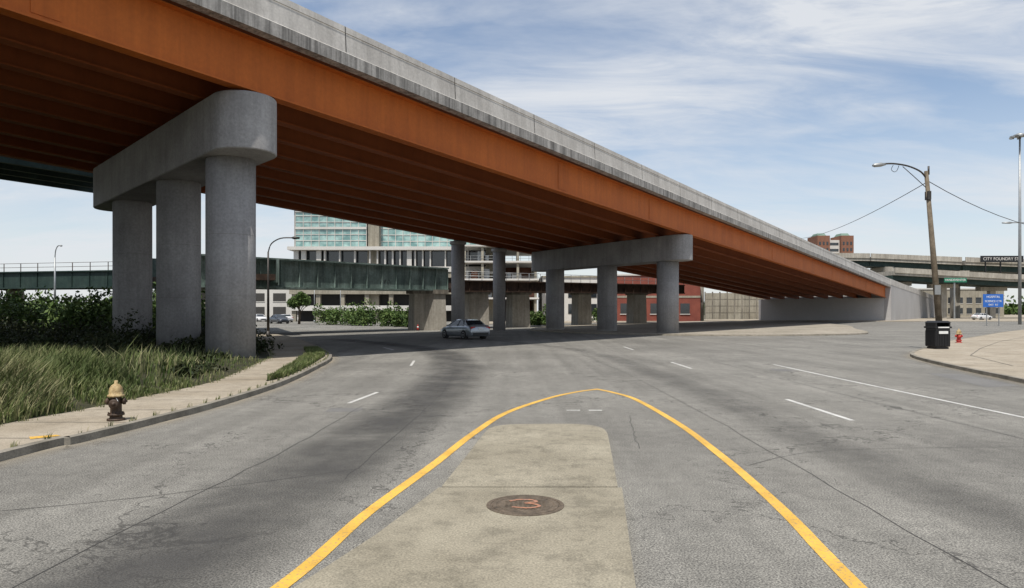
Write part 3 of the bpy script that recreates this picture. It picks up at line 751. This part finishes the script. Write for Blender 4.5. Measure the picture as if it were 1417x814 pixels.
# ------------------------------------------------------------------ cars
def car(name,loc,rz,paintm):
    e=empty(name,loc,rz); mb=MB()
    st=[(2.30,.50,.60,.30,.70),(2.22,.66,.74,.22,.80),(1.9,.80,.84,.2,.87),(1.35,.87,.92,.2,.9),(.95,.9,.97,.2,.905),(0,.905,1.0,.2,.91),(-1.0,.905,1.02,.2,.91),(-1.6,.9,1.05,.2,.905),(-2.05,.87,1.06,.22,.88),(-2.25,.78,1.02,.28,.84),(-2.33,.66,.80,.35,.78)]
    sec=[]
    for x,ws,zt,zb,w in st:
        h=[(-w*.9,zb),(-w,zb+.14),(-w*1.0,zt*.62),(-w*.97,zt-.12),(-ws*.9,zt-.02),(-ws*.5,zt+.015),(0,zt+.02)]
        full=h+[(-a,b) for a,b in h[-2::-1]]
        sec.append([(x,a,b) for a,b in full])
    n=len(sec[0]); vs=[p for s_ in sec for p in s_]
    fs=[(j*n+i,j*n+(i+1)%n,(j+1)*n+(i+1)%n,(j+1)*n+i) for j in range(len(sec)-1) for i in range(n)]
    fs+=[tuple(range(n))[::-1],tuple((len(sec)-1)*n+i for i in range(n))]
    mb.add(vs,fs,paintm,True); mb.build('body',e)
    mb=MB()
    def ring(z,x0,x1,w): return [(x0,-w,z),(x1,-w,z),(x1,w,z),(x0,w,z)]
    lo=ring(.97,1.05,-1.75,.80); hi=ring(1.40,.22,-1.12,.60)
    mb.add(lo+hi,[(0,1,5,4),(1,2,6,5),(2,3,7,6),(3,0,4,7)],M_dkglass)
    mb.add([(.26,-.62,1.395),(-1.16,-.62,1.395),(-1.16,.62,1.395),(.26,.62,1.395),(0,-.5,1.455),(-.85,-.5,1.455),(-.85,.5,1.455),(0,.5,1.455)],[(0,1,5,4),(1,2,6,5),(2,3,7,6),(3,0,4,7),(4,5,6,7)],paintm,True)
    for sg in (-1,1):
        for a,b in (((1.07,.81,.96),(.24,.61,1.41)),((-1.77,.81,.98),(-1.14,.61,1.41)),((-.35,.82,.98),(-.42,.615,1.41)),((-1.2,.82,.98),(-.98,.615,1.41))):
            mb.tube([(a[0],sg*a[1],a[2]),(b[0],sg*b[1],b[2])],.035,paintm,6)
        mb.box((.75,sg*.97,.99),(.16,.2,.12),paintm)
        mb.tube([(1.0,sg*.915,.62),(-1.9,sg*.915,.66)],.012,M_black,4)
        mb.box((-.2,sg*.92,.78),(.16,.02,.03),M_alloy); mb.box((-1.15,sg*.92,.8),(.16,.02,.03),M_alloy)
    mb.build('greenhouse',e)
    mb=MB()
    for x in (1.42,-1.38):
        for sg in (-1,1):
            Mm=Matrix.Translation((x,sg*.80,.33))@Matrix.Rotation(-sg*math.pi/2,4,'X')
            mb.lathe([(.36,-.12),(.37,.10),(.365,.11)],(0,0,0),M_joint,24,Mm)
            mb.lathe([(.30,-.1),(.33,-.06),(.33,.11),(.30,.135),(.22,.135)],(0,0,0),M_rubber,24,Mm)
            mb.lathe([(.215,.10),(.215,.138),(.19,.14),(.17,.125),(.06,.13),(.05,.145)],(0,0,0),M_alloy,20,Mm)
            for k in range(5):
                M2=Mm@Matrix.Rotation(k*2*math.pi/5+.3,4,'Z'); mb.box((.1,.06,.138),(.10,.05,.008),M_joint,.4,M2)
    mb.build('wheels',e)
    mb=MB()
    for sg in (-1,1):
        mb.box((-2.255,sg*.64,.86),(.1,.36,.15),M_tail); mb.box((2.2,sg*.6,.62),(.12,.34,.13),M_headl)
    mb.box((-2.345,0,.78),(.02,.4,.14),M_white); mb.box((-2.33,0,.42),(.06,1.3,.16),M_black); mb.box((2.27,0,.45),(.08,1.0,.2),M_black)
    mb.build('lights_and_trim',e); return e
car('silver_sedan_car',(-3.6,54.5,0),math.atan2(.82,-.57),M_silver)
car('white_car',(-41.5,132,0),math.radians(125),M_carwhite)
car('dark_car',(-38,118,0),math.radians(-50),M_cardark)
car('white_car',(-49,140,0),math.radians(-50),M_carwhite)
car('silver_car',(-60,158,0),math.radians(125),M_silver)
car('white_car',(104,160,0.1),math.radians(20),M_carwhite)
mb=MB(); x,y=-9.9,76; mb.box((x,y,.02),(.3,.3,.04),M_black); mb.lathe([(.15,.03),(.1,.3),(.05,.6),(.04,.65)],(x,y,0),M_red,14); mb.lathe([(.105,.3),(.08,.45)],(x,y,0),M_white,14); mb.build('traffic_cone')

# ------------------------------------------------------------------ vegetation
def cards(name,ctr,size,mt,rndp=.35):
    N_=len(ctr); c=np.asarray(ctr)
    a=rng.normal(size=(N_,3)); a/=np.linalg.norm(a,axis=1)[:,None]
    b=rng.normal(size=(N_,3)); b-=a*(a*b).sum(1)[:,None]; b/=np.linalg.norm(b,axis=1)[:,None]
    s=size*rng.uniform(.6,1.3,(N_,1))
    v=np.stack([c-a*s,c+b*s*.5,c+a*s,c-b*s*.5],1).reshape(-1,3)
    f=np.arange(N_*4).reshape(-1,4)
    me=bpy.data.meshes.new(name); me.from_pydata(v.tolist(),[],f.tolist()); me.materials.append(mt)
    at=me.attributes.new('rnd','FLOAT','FACE'); at.data.foreach_set('value',(rng.random(N_)**2*rndp*2).clip(0,1).astype(np.float32))
    o=bpy.data.objects.new(name,me); COL.objects.link(o); return o
def clump(cx,cy,cz,rx,ry,rz,n,sub=9):
    out=[]
    cs=rng.normal(size=(sub,3)); cs/=np.linalg.norm(cs,axis=1)[:,None]; cs*=rng.uniform(.3,.9,(sub,1)); cs[:,2]=np.abs(cs[:,2])*rng.uniform(.5,1.3,sub)
    per=n//sub
    for q in cs:
        d=rng.normal(size=(per,3)); d/=np.linalg.norm(d,axis=1)[:,None]; r=rng.uniform(.3,1,(per,1))**.5*rng.uniform(.3,.5)
        out.append((q+d*r)*np.array([rx,ry,rz])+np.array([cx,cy,cz]))
    return np.concatenate(out)
pts=[]
for i in range(95):
    y=rng.uniform(44,64); u=rng.uniform(-.76,-.40); x=u*y
    if x>np.interp(y,iy,ix)-2: continue
    r=rng.uniform(1.0,2.6); h=rng.uniform(1.5,3.3)
    pts.append(clump(x,y,.4,r,r,h,650))
cards('shrub_mass',np.concatenate(pts),.16,M_leaf)
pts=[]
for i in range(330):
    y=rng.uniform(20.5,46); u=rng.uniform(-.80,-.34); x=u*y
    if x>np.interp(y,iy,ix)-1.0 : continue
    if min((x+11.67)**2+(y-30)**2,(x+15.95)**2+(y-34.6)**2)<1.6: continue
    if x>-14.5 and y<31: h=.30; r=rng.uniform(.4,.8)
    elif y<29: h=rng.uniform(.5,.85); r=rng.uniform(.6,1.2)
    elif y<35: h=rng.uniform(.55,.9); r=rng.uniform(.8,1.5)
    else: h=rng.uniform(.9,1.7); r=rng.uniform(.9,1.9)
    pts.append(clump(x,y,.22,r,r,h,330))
cards('shade_undergrowth',np.concatenate(pts),.09,M_leaf_shade)  # low brush, spread and coloured dark to stand for bridge shade near the columns
pts=[]
for x,y,r,h in ((-16,97,2.5,3.0),(-20,100,3,3.6),(-23,104,3,3.2),(-27,108,3,3),(-14,94,2,2.2),(-12.5,92,1.8,2),(3,104,1.6,2.0),(5,106,1.8,2.2),(14,116,2,2)):
    pts.append(clump(x,y,.4,r,r,h,1500))
cards('bush_row',np.concatenate(pts),.2,M_leaf)
def tree(x,y,h,r):
    e=empty('street_tree',(0,0,0)); mb=MB()
    mb.tube([(x,y,0),(x+.1,y,h*.3),(x,y,h*.55),(x+.1,y,h*.8)],[.22,.16,.1,.04],M_bark,8)
    for k in range(6):
        a=k*1.05; mb.tube([(x,y,h*(.3+.05*k)),(x+r*.35*math.cos(a),y+r*.35*math.sin(a),h*(.5+.05*k)),(x+r*.7*math.cos(a),y+r*.7*math.sin(a),h*(.6+.05*k))],[.08,.05,.02],M_bark,6)
    mb.build('trunk',e)
    o=cards('crown',clump(x,y,h*.6,r,r,h*.42,2600,14),.2,M_leaf); o.parent=e
tree(-50,120,6,2.6); tree(-62,135,7,3); tree(-33,112,5,2.2); tree(-72,150,8,3.4); tree(-52,210,8,3.5)
pts=[]
for i in range(120):
    x=rng.uniform(-520,-90) if i<60 else rng.uniform(60,520); y=rng.uniform(330,420); r=rng.uniform(7,13)
    pts.append(clump(x,y,1,r,r,rng.uniform(5,9),260))
cards('distant_treeline',np.concatenate(pts),1.3,M_leaf)

def blades(name,x,y,z,h,w,mt,rnd):
    n=len(x); a=rng.uniform(0,2*math.pi,n); l=rng.uniform(.1,.7,n)*h; b=rng.normal(.6,1.3,n)
    ca,sa=np.cos(a)*w/2,np.sin(a)*w/2; lx,ly=np.cos(b)*l,np.sin(b)*l
    def P_(dx,dy,dz): return np.stack([x+dx,y+dy,z+dz],1)
    V_=np.stack([P_(-ca,-sa,-.03),P_(ca,sa,-.03),P_(-ca*.7+lx*.3,-sa*.7+ly*.3,h*.6),P_(ca*.7+lx*.3,sa*.7+ly*.3,h*.6),P_(lx,ly,h*.98)],1).reshape(-1,3)
    i=np.arange(n)*5
    q=np.stack([i,i+1,i+3,i+2],1).tolist(); t=np.stack([i+2,i+3,i+4],1).tolist()
    me=bpy.data.meshes.new(name); me.from_pydata(V_.tolist(),[],q+t); me.materials.append(mt)
    at=me.attributes.new('rnd','FLOAT','FACE'); at.data.foreach_set('value',np.concatenate([rnd,rnd]).astype(np.float32))
    o=bpy.data.objects.new(name,me); COL.objects.link(o)
n=100000
y=10.5+rng.random(n)**1.1*18; xi=np.interp(y,iy,ix); d=.05+rng.random(n)*np.clip(.80*y+xi+2,2,40); x=xi-d
dens=np.sin(x*1.7+np.sin(y*1.3)*2)*np.cos(y*1.1+x*.4)
keep=(dens>-.9*rng.random(n))&(x>-.8*y-1)&~((y>20.0+1.5*np.sin(x*.8))&(rng.random(n)<.9))
x,y,d,dens=x[keep],y[keep],d[keep],dens[keep]
big=np.sin(x*.55+1)*np.sin(y*.8+x*.3)
h=(.14+np.clip(d,0,1.6)*.26+dens*.12+big*.16)*rng.uniform(.4,1.5,len(x)); h=np.clip(h,.08,1.15)*np.where(y>21,.6,1)
blades('tall_grass',x,y,vz(x,y),h,.020+.0006*y,M_grass,(rng.random(len(x))**1.9*np.clip(.75+.5*big,0,1)))
n=9000; y=rng.uniform(20.4,37,n); LA=np.array(lensA)
lx0=np.interp(y,LA[:,0],LA[:,1]); lx1=np.interp(y,LA[:,0],LA[:,2])
x=lx0+(lx1-lx0)*rng.random(n)
blades('short_grass',x,y,np.full(n,.15),rng.uniform(.06,.2,n),.03,M_grass,rng.random(n)**3*.6)
n=1600; k=rng.integers(0,45,n); yy=8+k*.62+rng.normal(0,.05,n); side=rng.random(n)<.6
xx=np.where(side,np.interp(yy,iy,ix)+np.abs(rng.normal(0,.10,n)),np.interp(yy,ky,kx)-.17+rng.normal(0,.015,n))
blades('pavement_weeds',xx,yy,np.full(n,.12),rng.uniform(.03,.13,n),.014,M_grass,rng.random(n)**2)

# ------------------------------------------------------------------ light, sky, camera
h=Vector((-.34,-1,0)).normalized(); el=math.radians(64)
sdir=Vector((h.x*math.cos(el),h.y*math.cos(el),math.sin(el)))
sl=bpy.data.lights.new('sun','SUN'); sl.energy=4.9; sl.angle=math.radians(.6); sl.color=(1,.95,.88)
so=bpy.data.objects.new('sun',sl); so.rotation_euler=sdir.to_track_quat('Z','Y').to_euler(); COL.objects.link(so)
w=bpy.data.worlds.new('World'); sc.world=w; w.use_nodes=True; nt=w.node_tree
bg=nt.nodes['Background']; bg.inputs['Strength'].default_value=.13
sk=N(nt,'ShaderNodeTexSky'); sk.sky_type='NISHITA'; sk.sun_disc=False; sk.sun_elevation=el; sk.sun_rotation=math.atan2(h.x,h.y); sk.air_density=1.0; sk.dust_density=.5; sk.ozone_density=1.5
tc=N(nt,'ShaderNodeTexCoord'); sp=N(nt,'ShaderNodeSeparateXYZ'); nt.links.new(tc.outputs['Generated'],sp.inputs[0])
def math_(op,a,b=None):
    m=N(nt,'ShaderNodeMath',operation=op)
    for i,v in enumerate((a,b)):
        if v is None: continue
        if isinstance(v,(int,float)): m.inputs[i].default_value=v
        else: nt.links.new(v,m.inputs[i])
    return m.outputs[0]
zz=math_('ADD',math_('MAXIMUM',sp.outputs[2],0),.2)
cx=math_('DIVIDE',sp.outputs[0],zz); cy=math_('DIVIDE',sp.outputs[1],zz)
cb=N(nt,'ShaderNodeCombineXYZ'); nt.links.new(cx,cb.inputs[0]); nt.links.new(cy,cb.inputs[1])
def cloud(rot,scl,scale,p0,p1,dist,off=(0,0,0),rough=.6,det=7):
    mp=N(nt,'ShaderNodeMapping'); mp.inputs['Rotation'].default_value=(0,0,rot); mp.inputs['Scale'].default_value=scl; mp.inputs['Location'].default_value=off
    nt.links.new(cb.outputs[0],mp.inputs[0])
    return ramp(nt,noise(nt,mp.outputs[0],scale,det,rough,dist),p0,(0,0,0),p1,(1,1,1))
c1=cloud(-.75,(.55,1.25,1),1.15,.41,.58,.35,(2.3,1.4,0),.57)
c2=cloud(-.6,(.6,1.9,1),2.6,.32,.60,.9,(4,2,0),.64)
c3=cloud(-.9,(.5,1.3,1),1.7,.48,.70,.5,(7.4,3.3,0),.6)
cl=mixc(nt,'SCREEN',1.0,mixc(nt,'MULTIPLY',.75,c1,c2),mixc(nt,'MULTIPLY',.5,c3,c2))
haze=ramp(nt,sp.outputs[2],0.0,(.80,.80,.80),.26,(.14,.14,.14))
cov=mixc(nt,'SCREEN',1.0,cl,haze)
cov=mixc(nt,'MULTIPLY',1.0,cov,(.93,.93,.93))
col=mixc(nt,'MIX',cov,sk.outputs[0],(5.9,6.1,6.4))
nt.links.new(col,bg.inputs['Color'])

cd=bpy.data.cameras.new('camera'); cd.lens=36*1000/1417; cd.sensor_width=36; cd.shift_y=.0163; cd.clip_end=6000; cd.clip_start=.05
co=bpy.data.objects.new('camera',cd); co.location=(0,0,2.1); co.rotation_euler=(math.pi/2,0,0); COL.objects.link(co); sc.camera=co
sc.view_settings.view_transform='Standard'; sc.view_settings.look='None'; sc.view_settings.exposure=0; sc.view_settings.gamma=1
